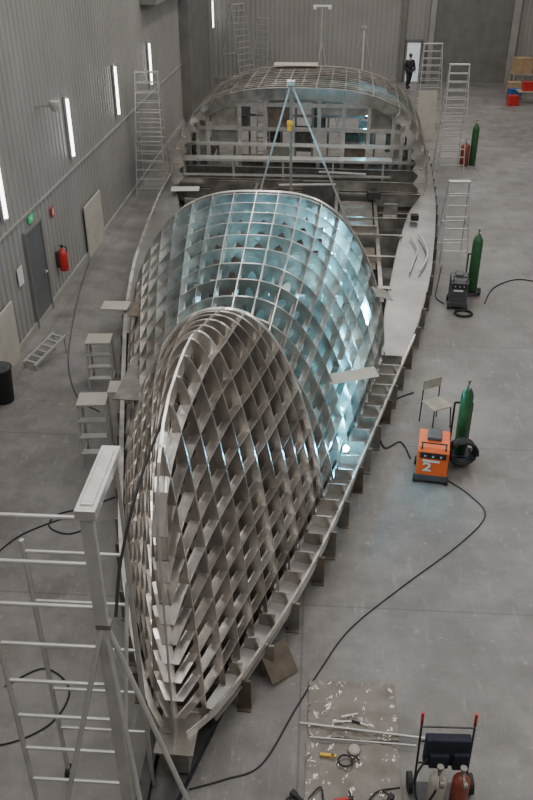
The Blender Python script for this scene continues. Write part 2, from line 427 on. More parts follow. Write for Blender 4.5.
mk('side_deck_plate',strip(1,.4,27.6),PLATE,parent=HULL)
mk('side_deck_plate',strip(-1,9.6,27.6),PLATE,parent=HULL)
mk('sheer_rail',rail(-1,0.05,27.6,0,.08,.03,ZS+.03),ALU,parent=HULL)
mk('sheer_rail',rail(-1,0.05,27.6,0,.02,.2,ZS-.06),ALU,parent=HULL)
mk('sheer_rail',rail(1,0.05,10.,-.1,.03,.10,ZS+.02),ALUB,parent=HULL)
# upright brackets on the near ledge
y=.9;i=0
while y<9.:
    a=interp(HWT,y);w=interp(WT,y)
    mk('ledge_bracket',MB().box((a-w*.35,y,ZS+.12),(w*.9+.06,.018,.2)).box((a-w*.75,y+.03,ZS+.16),(.02,.08,.26)),ALU if i%2 else ALUM,parent=HULL)
    y+=.39; i+=1
for sx in(1,-1):
    mb=MB()
    for i in range(24):
        y=9.6+i*.5
        a=interp(HWT,y)-interp(WT,y)-.05;b=interp(HWT,y+.5)-interp(WT,y+.5)-.05
        mb.beam((sx*a,y,.38),(sx*b,y+.5,.38),.02,.5)
    mk('inner_coaming',mb,ALUD,parent=HULL)
for i,(y,h,z) in enumerate(((10.3,.3,.38),(12.4,.5,.38),(13.1,.14,.3),(14.6,.3,.45),(16.0,.55,.42),(16.6,.12,.25),(18.0,.3,.38),(19.0,.12,.3),(20.2,.4,.42),(20.9,.12,.6))):
    w=interp(HWT,y)-interp(WT,y)
    mk('floor_beam',MB().box((0,y,z),(2*w,.04,h)).box((0,y,z+h/2),(2*w,.10,.015)),ALUM if i%2 else ALU,parent=HULL)
for x,y0,y1,h in((-2.6,10.,20.,.3),(-1.3,14.,21.,.6),(.2,10.,17.,.3),(1.3,13.,21.,.6),(2.5,12.,20.6,.3)):
    mk('deck_girder',MB().box((x,(y0+y1)/2,.15+h/2),(.04,y1-y0,h)).box((x,(y0+y1)/2,.15+h),(.10,y1-y0,.015)),ALUM,parent=HULL)
def shadeplate(y0,y1,z,m,fn,n=14):  # dark sheet below the frames, interior shade put into its colour
    mb=MB();vs=[];fs=[]
    for i in range(n+1):
        y=y0+(y1-y0)*i/n; a,b=fn(y)
        for zz in(z,z+.012): vs+=[(a,y,zz),(b,y,zz)]
    for i in range(n):
        k=4*i; fs+=[(k,k+1,k+5,k+4),(k+2,k+6,k+7,k+3),(k,k+4,k+6,k+2),(k+1,k+3,k+7,k+5)]
    fs+=[(0,2,3,1),(4*n,4*n+1,4*n+3,4*n+2)]
    return mk('inner_plate',mb.add(vs,fs),m,parent=HULL)
shadeplate(.5,4.15,.40,SHADEP,lambda y:(section(y,'A')[0][0][0]+.04,section(y,'A')[0][-1][0]-.04))
shadeplate(4.2,9.5,.40,SHADEP,lambda y:(section(y,'B')[0][0][0]+.05,section(y,'B')[0][-1][0]-.05))
shadeplate(9.8,21.4,.10,SHADEP,lambda y:(-(interp(HWT,y)-.2),interp(HWT,y)-.2))  # dark sheet paints the shade at the bottom of the open well
for (x0,x1,y0,y1,z,m) in((-2.5,-1.35,17.5,18.9,.50,BROWN),(1.4,2.4,17.2,19.8,.46,ALUD),(-1.2,.1,18.2,20.,.45,BROWN),(1.35,2.4,14.,15.6,.46,BROWN)):
    mk('loose_floor_plate',MB().box(((x0+x1)/2,(y0+y1)/2,z),(x1-x0,y1-y0,.015)),m,parent=HULL)
for (x,y,w,h,m) in((-.4,18.1,1.5,.7,ALUM),(1.9,16.05,1.1,.8,ALUM),(-1.9,16.05,1.2,.75,ALUD),(.7,20.15,1.,.85,ALUD),(-2.1,20.15,1.4,.8,ALUM),(-3.0,18.1,.5,.8,ALU),(2.9,18.1,.4,.8,ALU)):
    mk('partial_bulkhead',MB().box((x,y,.12+h/2),(w,.02,h)).box((x,y,.12+h),(w,.08,.015)),m,parent=HULL)
y=.9;i=0
while y<27.5:
    for sx in(1,-1):
        a=interp(HWT,y)+.06
        mk('support_bracket',MB().box((sx*a,y,.24),(.15,.03,.48)).box((sx*(a+.0),y,.01),(.16,.12,.02)).box((sx*(a-.03),y+.05,.28),(.02,.12,.36)),ALUD if i%3 else BROWN,parent=HULL)
    y+=(.55+.18*((i*7)%3)) if y<9 else 1.0; i+=1
for (x0,x1,y0,y1,z,m) in((.0,1.8,6.6,9.3,.64,ALU),(-.1,1.1,4.5,6.3,.64,ALU)):
    mk('inner_plate',MB().box(((x0+x1)/2,(y0+y1)/2,z),(x1-x0,y1-y0,.012)),m,parent=HULL)  # plates added inside the hull to catch the blue welding light
for (x,y) in((-.5,3.0),(.5,3.0),(-.9,6.4),(.9,6.4),(-1.2,9.4),(1.2,9.4),(-.45,1.8),(.3,1.8),(-1.8,8.),(-1.3,6.)):
    mk('pillar',MB().box((x,y,(ZS+2.3)/2),(.07,.05,2.3-ZS)),ALU,parent=HULL)
def clipplate(y,md,z0,z1,inset,m,n=10,x0=-9,x1=9):
    mb=MB();vs=[];fs=[]
    for i in range(n+1):
        z=z0+(z1-z0)*i/n
        pts,L=section(y,md); xs=[a for a,b in pts if b>=z] or [0]
        a=max(min(xs)+inset,x0); b=min(max(xs)-inset,x1)
        if b<a: a=b=(a+b)/2
        for yy in(y,y+.012): vs+=[(a,yy,z),(b,yy,z)]
    for i in range(n):
        a=4*i
        fs+=[(a,a+1,a+5,a+4),(a+3,a+2,a+6,a+7),(a+2,a,a+4,a+6),(a+1,a+3,a+7,a+5)]
    return mk('bulkhead_plate',mb.add(vs,fs),m,parent=HULL)
clipplate(4.12,'A',.65,2.0,.05,BROWN)  # solid brown plate, added to keep welding light out of the bow
clipplate(4.12,'A',2.5,3.0,.05,ALUD)
clipplate(2.3,'A',.65,1.7,.05,BROWN)
clipplate(3.2,'A',2.2,3.0,.1,BROWN,x0=-.35)
clipplate(9.4,'B',.65,2.5,.08,ALU,x0=-.35)  # added plate, blocks light from the well and catches the cyan glow
clipplate(9.4,'B',.65,1.6,.08,BROWN,x1=-.4)
clipplate(6.9,'B',.65,1.9,.1,ALUD,x1=-.5)
mk('light_shield_plate',MB().box((-.42,8.3,1.45),(.015,2.0,1.6)),ALU,parent=HULL)  # added plates, catch blue light on the right and shield the left
mk('light_shield_plate',MB().box((-.42,5.9,1.25),(.015,2.2,1.2)),ALUM,parent=HULL)
for (x0,x1,y0,y1,z,m) in((-1.9,-.9,5.0,7.0,1.7,ALUD),(-2.3,-1.2,7.6,9.2,1.9,BROWN),(.2,.9,8.3,9.3,2.1,ALU),(-.5,.4,.9,2.2,1.2,BROWN)):
    mk('inner_shelf_plate',MB().box(((x0+x1)/2,(y0+y1)/2,z),(x1-x0,y1-y0,.015)),m,parent=HULL)
def grid(yy,xs,zs,tw,hz):
    mb=MB()
    for x in xs:
        zt=max(b for a,b in section(yy,'C')[0] if abs(a)>=abs(x)-.02)
        mb.box((x,yy,(.55+zt-.2)/2),(tw,.1,zt-.2-.55))
    for z in zs:
        hx=max([abs(a) for a,b in section(yy,'C')[0] if b>=z] or [.1])-.1
        mb.box((0,yy,z),(2*hx,.08,hz))
    return mb
mk('stern_bulkhead_grid',grid(21.6,(-3.9,-3.7,-3.4,-3.05,-2.0,-1.15,-.3,.6,1.4,2.2,3.0,3.3,3.6,3.9),(1.25,1.75,2.25,3.0),.12,.12),ALUB,parent=HULL)
mk('stern_bulkhead_grid',grid(24.,(-3.6,-3.1,-2.5,-1.95,-1.4,-.8,-.3,.3,.85,1.4,1.95,2.5,3.1,3.6),(1.2,1.7,2.2,2.7),.07,.08),ALU,parent=HULL)
for (x,z,w,h,m) in((-2.2,2.3,.5,1.1,ALUM),(-2.85,2.1,.6,1.4,ALUD),(.5,2.2,.5,1.0,BROWN),(1.1,2.45,.5,.5,ALUM),(-.0,1.4,.6,.9,BROWN),(2.2,1.6,.5,.9,ALUM),(-1.1,1.4,.5,.8,BROWN),(-1.1,2.6,.5,.7,ALUD),(3.2,1.8,.6,1.6,ALUM),(1.7,1.3,.5,.9,BROWN)):
    mk('bulkhead_plate',MB().box((x,24.08,z),(w,.02,h)),m,parent=HULL)
for (x,z,w,h,m) in((-2.5,2.62,.9,.7,ALUM),(-2.5,2.0,.9,.4,ALUD),(-3.2,1.7,.32,1.5,ALU),(3.15,1.7,.28,1.5,ALU),(2.6,1.,.7,.8,ALUM),(-1.6,1.,.8,.8,ALUM),(1.0,1.0,.7,.8,ALUD),(-.7,2.63,.75,.68,BROWN),(-.7,1.2,.75,.9,ALUM),(.15,1.0,.8,.6,BROWN),(1.8,1.4,.7,.9,BROWN),(2.6,2.62,.7,.68,ALUM),(1.0,2.85,.7,.3,ALUM),(1.8,2.85,.7,.3,ALU)):
    mk('bulkhead_plate',MB().box((x,21.68,z),(w,.02,h)),m,parent=HULL)
mk('inner_plate',MB().box((0,24.6,.62),(6.8,5.6,.012)),ALUM,parent=HULL)
for (yy,zz,dep,th,m) in((21.1,.95,.12,.35,ALUD),(20.3,.8,.12,.3,ALUM)):
    wy=interp(HWT,yy)-interp(WT,yy)-.15
    mk('cross_beam',MB().box((0,yy,zz),(2*wy,.05,th)).box((0,yy,zz+th/2),(2*wy,dep,.02)),m,parent=HULL)

def slab(name,size,loc,rot,m,label,cat): return mk(name,MB().box((0,0,0),size),m,loc=loc,rot=rot,label=label,cat=cat,bev=.003)
slab('metal_sheet',(.80,.30,.012),(.66,11.2,1.84),(0.06,-.10,.22),BEIGE,'pale flat metal sheet lying across the hull frames','metal sheet')
slab('white_board',(.9,.5,.012),(-4.2,25.3,.72),(0,0,.1),WHITE,'white board lying on the side deck of the hull','board')
slab('plywood_board',(1.6,.8,.02),(-.9,31.5,3.60),(0,0,0),WOOD,'pale plywood board lying on top of the stern frames','board')
slab('metal_sheet',(.35,.4,.012),(1.3,14.2,1.98),(.1,.35,.3),ALUD,'small square metal sheet resting on hull stringers','metal sheet')
slab('platform_board',(.6,.45,.03),(-4.42,16.3,.64),(0,0,.0),BEIGE,'small pale platform board set against the hull edge','board')
for (x,y,z,l,r) in((-2.2,22.,.60,1.6,.2),(-.6,23.8,.70,1.5,-.4),(-2.9,24.6,.7,1.4,.9),(-.3,25.2,.95,1.8,.1),(.8,25.7,1.2,1.5,-.15)):
    slab('offcut_plank',(l,.16,.03),(x,y,z),(0,0,r),LAD,'aluminium offcut plank lying inside the open hull','offcut')
def crate(loc,size,m,rz,label):
    e=empty('tool_case',loc,rz,label=label,cat='tool case')
    mk('case_body',MB().box((0,0,size[2]/2),size),m,parent=e,bev=.015)
    mk('handle',MB().tube(smoothpath([(-.08,0,size[2]),(-.06,0,size[2]+.06),(.06,0,size[2]+.06),(.08,0,size[2])],3),.012),BLACK,parent=e)
crate((-1.6,24.9,.56),(.4,.3,.22),DGREY,.3,'dark grey tool case inside the open hull')
crate((1.8,25.2,.56),(.4,.3,.22),STEEL,.1,'dark steel tool box inside the open hull')

def arc(loc,e,r=.035,col=(.13,.68,1.)):
    o=empty('welding_lamp',loc,label='small blue-white work light glowing inside the hull frames',cat='work light')
    mk('lamp_glass',MB().lathe([(.01,-r),(r*.8,-r*.5),(r,0),(r*.8,r*.5),(.01,r)],n=10),ARC,parent=o,smooth=True)
    mk('lamp_housing',MB().cyl((0,0,-r*2.4),(0,0,-r),r*1.1,8),BLACK,parent=o)
    l=bpy.data.lights.new('arc_light','POINT'); l.energy=e; l.color=col; l.shadow_soft_size=.06
    lo=bpy.data.objects.new('lamp_light',l); COL.objects.link(lo); lo.parent=o; lo.location=(0,0,.05)
arc((.25,14.2,2.75),150,.08)
arc((.55,12.4,1.45),240,.10)
arc((.0,13.2,2.3),200,.07)
arc((.95,13.7,1.7),170,.07)
arc((.25,11.4,1.2),170,.06)
arc((.6,10.6,.85),70,.05)
arc((-1.3,13.9,2.7),30,.03)
arc((1.6,28.2,2.5),90,.05)

# ------------------------------------------------------------------ ladders
def a_ladder(h,w,spread,loc,rz,label,n=None,rear=True):
    e=empty('step_ladder',loc,rz,label=label,cat='ladder')
    n=n or int(h/.28)
    def sec(sgn,rungs):
        mb=MB()
        for sx in(-1,1):
            mb.beam((sx*w/2,sgn*spread/2,0),(sx*w/2*.72,sgn*.04,h),.06,.025,up=(1,0,0))
        if rungs:
            for i in range(1,n):
                t=i/n; mb.beam((-w/2*(1-.28*t),sgn*(spread/2*(1-t)+.04*t),h*t),(w/2*(1-.28*t),sgn*(spread/2*(1-t)+.04*t),h*t),.05,.03)
        else:
            for t in(.12,.45,.8): mb.beam((-w/2*(1-.28*t),sgn*(spread/2*(1-t)),h*t),(w/2*(1-.28*t),sgn*(spread/2*(1-t)),h*t),.04,.03)
        return mb
    mk('front_section',sec(-1,True),LAD,parent=e)
    mk('rear_section',sec(1,rear),LAD,parent=e)
    mk('top_cap',MB().box((0,0,h+.01),(w*.78,.16,.05)),LAD,parent=e,bev=.01)
    b=MB()
    for sx in(-1,1): b.beam((sx*w*.44,-spread*.26,h*.45),(sx*w*.44,spread*.26,h*.45),.02,.01)
    mk('spreader',b,STEEL,parent=e)
    return e
a_ladder(3.9,1.0,1.3,(-5.6,27.3,0),0.0,'tall aluminium step ladder standing between the wall and the hull')
a_ladder(3.7,.95,1.1,(4.95,31.0,0),0.05,'tall aluminium step ladder beside the stern of the hull')
a_ladder(3.5,1.1,1.1,(4.9,38.5,0),0.1,'aluminium step ladder standing behind the hull stern')
a_ladder(2.1,.75,.9,(3.80,21.6,0),0.05,'medium aluminium step ladder beside the side deck',rear=False)
a_ladder(4.4,1.3,1.9,(-4.5,46.5,0),.9,'tall aluminium ladder standing by the far wall',rear=False)
a_ladder(3.6,.9,1.0,(-3.2,48.,0),-.4,'aluminium step ladder near the far wall',rear=False)

def step_stool(h,w,d,loc,rz,label):
    e=empty('step_stool',loc,rz,label=label,cat='step stool')
    mb=MB()
    for sx in(-1,1):
        mb.beam((sx*w/2,-d/2-.15,0),(sx*w/2,-d/2+.05,h-.04),.045,.03)
        mb.beam((sx*w/2,d/2,0),(sx*w/2,d/2-.05,h-.04),.045,.03)
        mb.beam((sx*w/2,-d/2-.1,.15),(sx*w/2,d/2,.15),.02,.03)
    mk('frame',mb,LAD,parent=e)
    for i in range(1,4):
        t=i/4; mk('step',MB().box((0,-d/2-.15+.2*t,h*t),(w,.14,.03)),LAD,parent=e)
    mk('top_platform',MB().box((0,0,h),(w+.04,d+.02,.035)),BEIGE,parent=e,bev=.006)
step_stool(1.15,.45,.4,(-3.64,11.35,0),.1,'aluminium step stool with a pale platform beside the hull')
step_stool(.95,.45,.42,(-4.20,14.0,0),.1,'aluminium step stool beside the hull frames')
mk('plank_board',MB().box((0,0,0),(.6,.4,.03)),BEIGE,loc=(-3.15,11.75,1.18),rz=.1,label='short pale board bridging from step stool to hull',cat='board')

# foreground scaffold tower
T=empty('scaffold_tower',(-2.03,4.9,0),label='tall aluminium rolling scaffold tower with rungs standing at the bow',cat='scaffold')
HWd=.46
def sframe(y,top,z0,sp,lt):
    mb=MB()
    for sx in(-1,1): mb.cyl((sx*HWd,y,.08),(sx*HWd,y,lt if sx<0 else top),.024,10)
    z=top-.03-z0
    while z>.3:
        mb.cyl((-HWd,y,z),(HWd,y,z),.018,8); z-=sp
    return mb
mk('end_frame',sframe(-.4,4.30,0,.45,4.3),LAD,parent=T,smooth=False)
mk('end_frame',sframe(.38,3.35,.1,.6,3.35),LAD,parent=T)
mk('post',MB().beam((.44,-.42,.05),(.44,-.42,4.28),.10,.05,up=(0,1,0)).beam((.49,.3,.05),(.49,.3,4.28),.03,.03,up=(0,1,0)),LAD,parent=T)
mk('top_beam',MB().box((.44,-.04,4.34),(.16,.85,.09)).box((.44,-.05,4.392),(.10,.7,.015)),ALUB,parent=T,bev=.01)
b=MB()
for p,q in(((.46,-.4,3.2),(1.36,-.65,.05)),((.44,-.42,3.2),(-.3,-.95,.05)),((.46,-.42,3.1),(.8,-.95,.05))): b.cyl(p,q,.024,8)
b.cyl((.44,-.4,1.3),(.44,.38,2.9),.02,8)
mk('brace',b,LAD,parent=T)
mk('collar',MB().box((.45,-.41,3.2),(.12,.08,.05)),ALUD,parent=T)
w=MB()
for sx in(-1,1):
    for y in(-.4,.38): w.wheel((sx*HWd,y,.08),.08,.04,m=0)
mk('castor_wheels',w,BLACK,parent=T)
mk('black_strap',MB().tube(smoothpath([(-1.34,6.1,4.1),(-1.45,5.55,3.85),(-1.53,5.0,3.45),(-1.52,4.62,3.15)]),.014),BLACK,label='black hose running from bow frame down to the scaffold',cat='hose')

Hs=empty('gantry_hoist',(-.68,20.,.0),label='slim aluminium A-frame hoist standing inside the open hull',cat='hoist')
ap=V((0,0,4.8))
for q in((-1.2,0,.6),(1.9,0,.6),(.0,2.0,.6)):
    mk('leg',MB().beam(V(q),ap,.05,.045),LAD,parent=Hs)
mk('head_plate',MB().box((0,0,4.8),(.2,.2,.1)),ALUB,parent=Hs,bev=.01)
c=MB()
for i in range(40): c.box((0,-.15,4.7-i*.085),(.02 if i%2 else .010,.010 if i%2 else .02,.09))
mk('chain',c,ALUD,parent=Hs)
mk('hoist_block',MB().box((-.02,-.15,3.85),(.10,.10,.24)).cyl((-.08,-.15,3.9),(.06,-.15,3.9),.06,12),YELLOW,parent=Hs,bev=.01)
mk('hook',MB().tube(smoothpath([(0,-.15,1.35),(0,-.15,1.25),(.06,-.15,1.18),(0,-.15,1.1),(-.05,-.15,1.16)]),.018),STEEL,parent=Hs)

Wk=empty('scaffold_walkway',(-1.1,26.05,0),label='aluminium plank walkway on trestles across the open hull',cat='walkway')
mk('plank',MB().box((0,0,1.52),(6.9,.45,.07)),LAD,parent=Wk)
for i in range(5):
    x=-3.2+i*1.6
    mk('trestle',MB().beam((x,-.18,.63),(x,-.18,1.5),.05,.04,up=(1,0,0)).beam((x,.18,.63),(x,.18,1.5),.05,.04,up=(1,0,0)).beam((x,-.18,1.0),(x,.18,1.0),.03,.03),LAD,parent=Wk)
mk('lower_rail',MB().box((0,-.2,1.05),(6.9,.04,.07)),LAD,parent=Wk)
a_ladder(2.2,.5,.6,(-1.9,28.4,.63),0.,'narrow aluminium step ladder standing inside the stern',rear=False)

Ls=empty('lamp_stand',(.0,36.2,0),label='slim white lamp stand with a T-shaped head behind the stern',cat='lamp stand')
mk('pole',MB().cyl((0,0,.3),(0,0,5.1),.04,8),LAD,parent=Ls)
mk('lamp_head',MB().box((0,0,5.15),(.75,.12,.07)).box((-.3,0,5.08),(.14,.14,.1)).box((.3,0,5.08),(.14,.14,.1)),WHITE,parent=Ls,bev=.01)
b=MB()
for k in range(3):
    a=k*2.094; b.cyl((0,0,3.9),(.9*math.cos(a),.9*math.sin(a),.02),.025,8)
mk('tripod_legs',b,LAD,parent=Ls)
Ls=empty('tripod_frame',(1.85,38.5,0),label='tall aluminium tripod frame standing behind the stern',cat='tripod')
for k in range(3):
    a=k*2.094+.5; mk('leg',MB().cyl((0,0,4.15),(1.1*math.cos(a),1.1*math.sin(a),.0),.04,8),LAD,parent=Ls)
mk('head',MB().box((0,0,4.15),(.2,.2,.1)),ALUB,parent=Ls)

def bottle(name,loc,m,label,r=.115,h=1.45,group=None):
    e=empty(name,loc,label=label,cat='gas cylinder',group=group)
    mk('cylinder_body',MB().lathe([(r*.8,0),(r,.03),(r,h*.86),(r*.85,h*.92),(r*.5,h*.97),(r*.3,h)],n=18),m,parent=e,smooth=True)
    mk('valve',MB().cyl((0,0,h),(0,0,h+.12),.02,8).cyl((0,0,h+.1),(0,0,h+.13),.035,10).cyl((0,0,h+.05),(0,-.1,h+.05),.015,8).cyl((-.02,-.14,h+.05),(.02,-.14,h+.05),.04,12),ALUD,parent=e)
    return e
bottle('gas_bottle',(5.95,31.7,0),GREEN,'green shielding gas cylinder standing beside the stern ladder',r=.13,h=1.55)
bottle('gas_bottle',(5.62,31.6,0),RUST,'short rounded red-brown gas cylinder beside the green one',r=.17,h=.85)
bottle('gas_bottle',(3.95,18.95,0.12),GREEN,'green gas cylinder on the black welding cart',r=.125,h=1.45)
bottle('gas_bottle',(2.62,11.7,0.12),GREEN,'green gas cylinder strapped on a trolley beside the orange welding machine',r=.105,h=1.3)
def bottle_cart(loc,rz):
    e=empty('bottle_cart',loc,rz,label='low black trolley carrying gas cylinders and coiled hoses',cat='trolley')
    mk('base_plate',MB().box((0,0,.10),(.36,.34,.03)),BLACK,parent=e)
    w=MB().wheel((-.2,0,.09),.09,.05); w.wheel((.2,0,.09),.09,.05); mk('wheels',w,BLACK,parent=e)
    f=MB().beam((-.15,.17,.1),(-.15,.17,1.0),.03,.03).beam((.15,.17,.1),(.15,.17,1.0),.03,.03).beam((-.15,.17,1.0),(.15,.17,1.0),.03,.03)
    mk('frame',f,BLACK,parent=e)
bottle_cart((2.62,11.72,0),0)
def coil(loc,label,r=.2,n=5,up=True,rr=.02,rz=0):
    mb=MB(); pts=[]
    for i in range(n*16):
        a=i/16*2*math.pi; q=r+.03*math.sin(i*.37)
        pts.append((q*math.cos(a),(.03*(i/16)-.07)+.012*math.sin(i),q*math.sin(a)+r+.02) if up else (q*math.cos(a),q*math.sin(a)*.9,.02+.012*(i/16)))
    mb.tube(pts,rr,6)
    return mk('coiled_hose',mb,BLACK,loc=loc,rz=rz,label=label,cat='hose')
coil((2.62,11.36,.08),'thick black coil of welding hose hanging on the cylinder trolley',r=.22,n=8,rr=.028)

def welder(loc,rz,m,scale,label,num=None,sc=(1,1,1)):
    e=empty('welding_machine',loc,rz,label=label,cat='welding machine'); s=scale; e.scale=sc
    c=MB(); vs=[]
    prof=[(-.38,.22),(-.38,.80),(-.30,.86),(.36,.86),(.38,.82),(.38,.22)]
    for x in(-.24,.24):
        for (y,z) in prof: vs.append((x*s,y*s,z*s))
    n=6; fs=[tuple(range(n-1,-1,-1)),tuple(range(n,2*n))]+[(i,(i+1)%n,n+(i+1)%n,n+i) for i in range(n)]
    c.add(vs,fs); mk('case',c,m,parent=e,bev=.012)
    mk('control_panel',MB().box((0,-.385*s,.72*s),(.40*s,.02,.13*s)),BLACK,parent=e)
    mk('label_plate',MB().box((-.02,-.389*s,.585*s),(.26*s,.012,.045*s)),WHITE,parent=e)
    k=MB()
    for x in(-.12,0,.12): k.cyl((x*s,-.395*s,.72*s),(x*s,-.42*s,.72*s),.02*s,10)
    mk('knobs',k,ALUB,parent=e)
    mk('cooling_unit',MB().box((0,0,.16*s),(.48*s,.8*s,.14*s)),DGREY,parent=e,bev=.008)
    for sx in(-1,1):
        for y in(-.32,.3): mk('wheel',MB().wheel((sx*.25*s,y*s,.085*s),.085*s,.045),BLACK,parent=e)
    h=MB()
    for sx in(-1,1): h.tube(smoothpath([(sx*.18*s,-.34*s,.84*s),(sx*.18*s,-.38*s,.94*s),(sx*.18*s,-.30*s,.97*s)],4),.012,6)
    h.cyl((-.2*s,-.30*s,.97*s),(.2*s,-.30*s,.97*s),.014,8); mk('handle',h,BLACK,parent=e)
    mk('wire_feeder',MB().box((0,.12*s,.90*s),(.22*s,.36*s,.08*s)),DGREY,parent=e,bev=.015)
    if num:
        cu=bpy.data.curves.new('num','FONT'); cu.body=num; cu.size=.27; cu.extrude=.003; cu.offset=.006; cu.align_x='CENTER'
        to=bpy.data.objects.new('t',cu); COL.objects.link(to); bpy.context.view_layer.update()
        me=bpy.data.meshes.new_from_object(to.evaluated_get(bpy.context.evaluated_depsgraph_get())); bpy.data.objects.remove(to)
        me.materials.clear(); me.materials.append(WHITE)
        o=bpy.data.objects.new('number_marking',me); COL.objects.link(o); o.parent=e; o.location=(-.07,-.392*s,.34*s); o.rotation_euler=(math.pi/2,0,0)
        o['label']='white painted number 2'
    return e
welder((2.08,11.2,0),-.15,ORANGE,.94,'orange welding machine on wheels with a white number 2',num='2',sc=(1.12,.9,.84))
welder((3.50,18.3,0),-.1,DGREY,.85,'dark grey welding machine on wheels beside the hull')
bottle_cart((3.95,18.97,0),0)
coil((3.6,17.7,0),'black hose coil on the floor by the dark welding machine',r=.2,n=3,up=False)

Ch=empty('wooden_chair',(2.33,12.75,0),.5,label='small wooden chair with dark metal legs behind the welding machine',cat='chair')
mk('seat',MB().box((0,0,.45),(.42,.4,.025)),WOOD,parent=Ch,bev=.01)
mk('backrest',MB().box((0,.21,.78),(.40,.02,.2)),WOOD,parent=Ch,bev=.008)
for sx in(-1,1):
    mk('leg',MB().cyl((sx*.18,-.17,.44),(sx*.2,-.2,0),.012,8),BLACK,parent=Ch)
    mk('leg',MB().cyl((sx*.18,.21,.86),(sx*.19,.22,0),.012,8),BLACK,parent=Ch)

def cable(pts,r,label,m=BLACK,sub=8):
    return mk('power_cable',MB().tube(smoothpath([(p[0],p[1],(p[2] if len(p)>2 else r+.002)) for p in pts],sub),r,6),m,label=label,cat='cable',smooth=True)
cable([(2.34,11.0),(2.65,10.6),(2.81,10.1),(2.32,9.4),(1.35,8.4),(.63,7.6),(.24,6.9),(-.05,6.3),(-.4,5.55),(-.79,5.34),(-1.16,5.2)],.010,'long black cable snaking over the concrete floor to the bow')
cable([(1.78,11.6),(1.65,12.1),(1.35,11.9),(1.3,12.6),(1.6,13.5),(2.05,13.9)],.014,'black welding cable curling from machine towards the hull')
cable([(4.2,18.4),(4.6,19.4),(5.3,20.0),(5.9,19.8)],.014,'black cable lying on the floor beside dark welding machine')
cable([(3.2,18.3),(3.05,18.7),(3.15,19.3),(3.35,20.3),(3.45,20.8)],.012,'thin dark cable beside the hull edge')
cable([(-6.2,20.7),(-5.9,18.5),(-5.5,16.3),(-5.1,14.6),(-4.55,13.3),(-4.0,12.8)],.012,'thin blue-grey cable running from the wall over floor',m=DGREY)
cable([(-3.1,10.2),(-3.5,9.9),(-3.9,9.7),(-3.95,9.4),(-3.6,9.25),(-3.3,9.5),(-3.6,9.7),(-4.3,9.2),(-4.6,8.6)],.011,'thin black cable looped on floor beside the hull')
cable([(-3.6,6.4),(-3.2,6.7),(-2.8,6.4),(-2.9,5.9),(-3.4,5.6),(-3.8,5.8)],.011,'thin black cable loop on the floor near the scaffold')

def ibeam(p,q,label):
    mb=MB(); p=V(p);q=V(q)
    mb.beam(p+V((0,0,.01)),q+V((0,0,.01)),.12,.015); mb.beam(p+V((0,0,.08)),q+V((0,0,.08)),.012,.13); mb.beam(p+V((0,0,.15)),q+V((0,0,.15)),.12,.015)
    return mk('steel_beam',mb,STEEL,label=label,cat='steel beam')
ibeam((-1.45,4.55,0),(-.35,8.2,0),'dark steel beam on the floor under the hull edge')
ibeam((-1.62,4.55,0),(-1.62,9.5,0),'dark steel beam on the floor under the bow')
mk('scrap_plate',MB().box((0,0,.0),(.42,.42,.008)),BROWN,loc=(-.28,6.85,.18),rot=(math.radians(42),math.radians(8),.75),label='square brown-grey metal plate leaning against the hull support',cat='metal plate')

def sheet(x0,x1,y0,y1,label,seed):
    random.seed(seed); mb=MB(); nx,ny=40,40; vs=[]
    from mathutils import noise as mn
    for j in range(ny+1):
        for i in range(nx+1):
            x=x0+(x1-x0)*i/nx; y=y0+(y1-y0)*j/ny
            q=abs(mn.noise(V((x*4+seed,y*4,0))))*.035+abs(mn.noise(V((x*11,y*11+seed,3))))*.018
            vs.append((x+mn.noise(V((y*5,seed,0)))*.012*(1 if i in(0,nx) else 0),y+mn.noise(V((x*5,seed,5)))*.015*(1 if j in(0,ny) else 0),.006+q))
    mb.add(vs,[(j*(nx+1)+i,j*(nx+1)+i+1,(j+1)*(nx+1)+i+1,(j+1)*(nx+1)+i) for j in range(ny) for i in range(nx)])
    return mk('plastic_floor_sheet',mb,SHEET,label=label,cat='floor sheet',smooth=True)
sheet(.1,1.14,5.93,6.72,'crinkled translucent brown plastic sheet on the concrete floor',3)
sheet(.08,1.12,4.6,5.87,'crinkled plastic sheet spread beneath hand tools on floor',5)
mk('metal_strip',MB().box((0,0,.02),(1.5,.02,.015)),LAD,loc=(.75,6.02,0.03),rz=-.08,label='thin long aluminium strip lying on floor sheet',cat='metal strip')
mk('metal_strip',MB().box((0,0,.02),(1.2,.015,.015)),LAD,loc=(.72,5.88,0.03),rz=-.03,label='thin aluminium strip lying on floor sheet',cat='metal strip')
b=MB().tube([(.08*math.cos(a*.3927),.07*math.sin(a*.3927),.035) for a in range(16)],.012,6,closed=True); b.tube(smoothpath([(.07,0,.03),(.12,.05,.03),(.15,.02,.03)]),.01)
mk('cable_ring',b,BLACK,loc=(.52,5.62,.02),label='small black coiled lead on the floor sheet',cat='cable')
mk('yellow_spirit_level',MB().box((0,0,.03),(.18,.035,.025)).box((.05,0,.045),(.03,.025,.006),m=1),[YELLOW,BLACK],loc=(.33,5.68,.02),rz=-.06,label='short yellow spirit level lying on the sheet',cat='spirit level',bev=.004)
def handtool(loc,rz,m,label):
    e=empty('hand_tool',loc,rz,label=label,cat='hand tool')
    mk('handle',MB().cyl((-.1,0,.025),(0,0,.025),.014,8),m,parent=e); mk('blade',MB().beam((0,0,.025),(.1,0,.025),.016,.008),ALUB,parent=e)
handtool((.58,6.22,.025),.3,WHITE,'white handled file lying on the plastic sheet')
handtool((.70,6.12,.025),-.3,BLACK,'black handled screwdriver lying on the sheet')
handtool((.5,6.13,.025),.1,WHITE,'pale handled hand tool lying on the sheet')
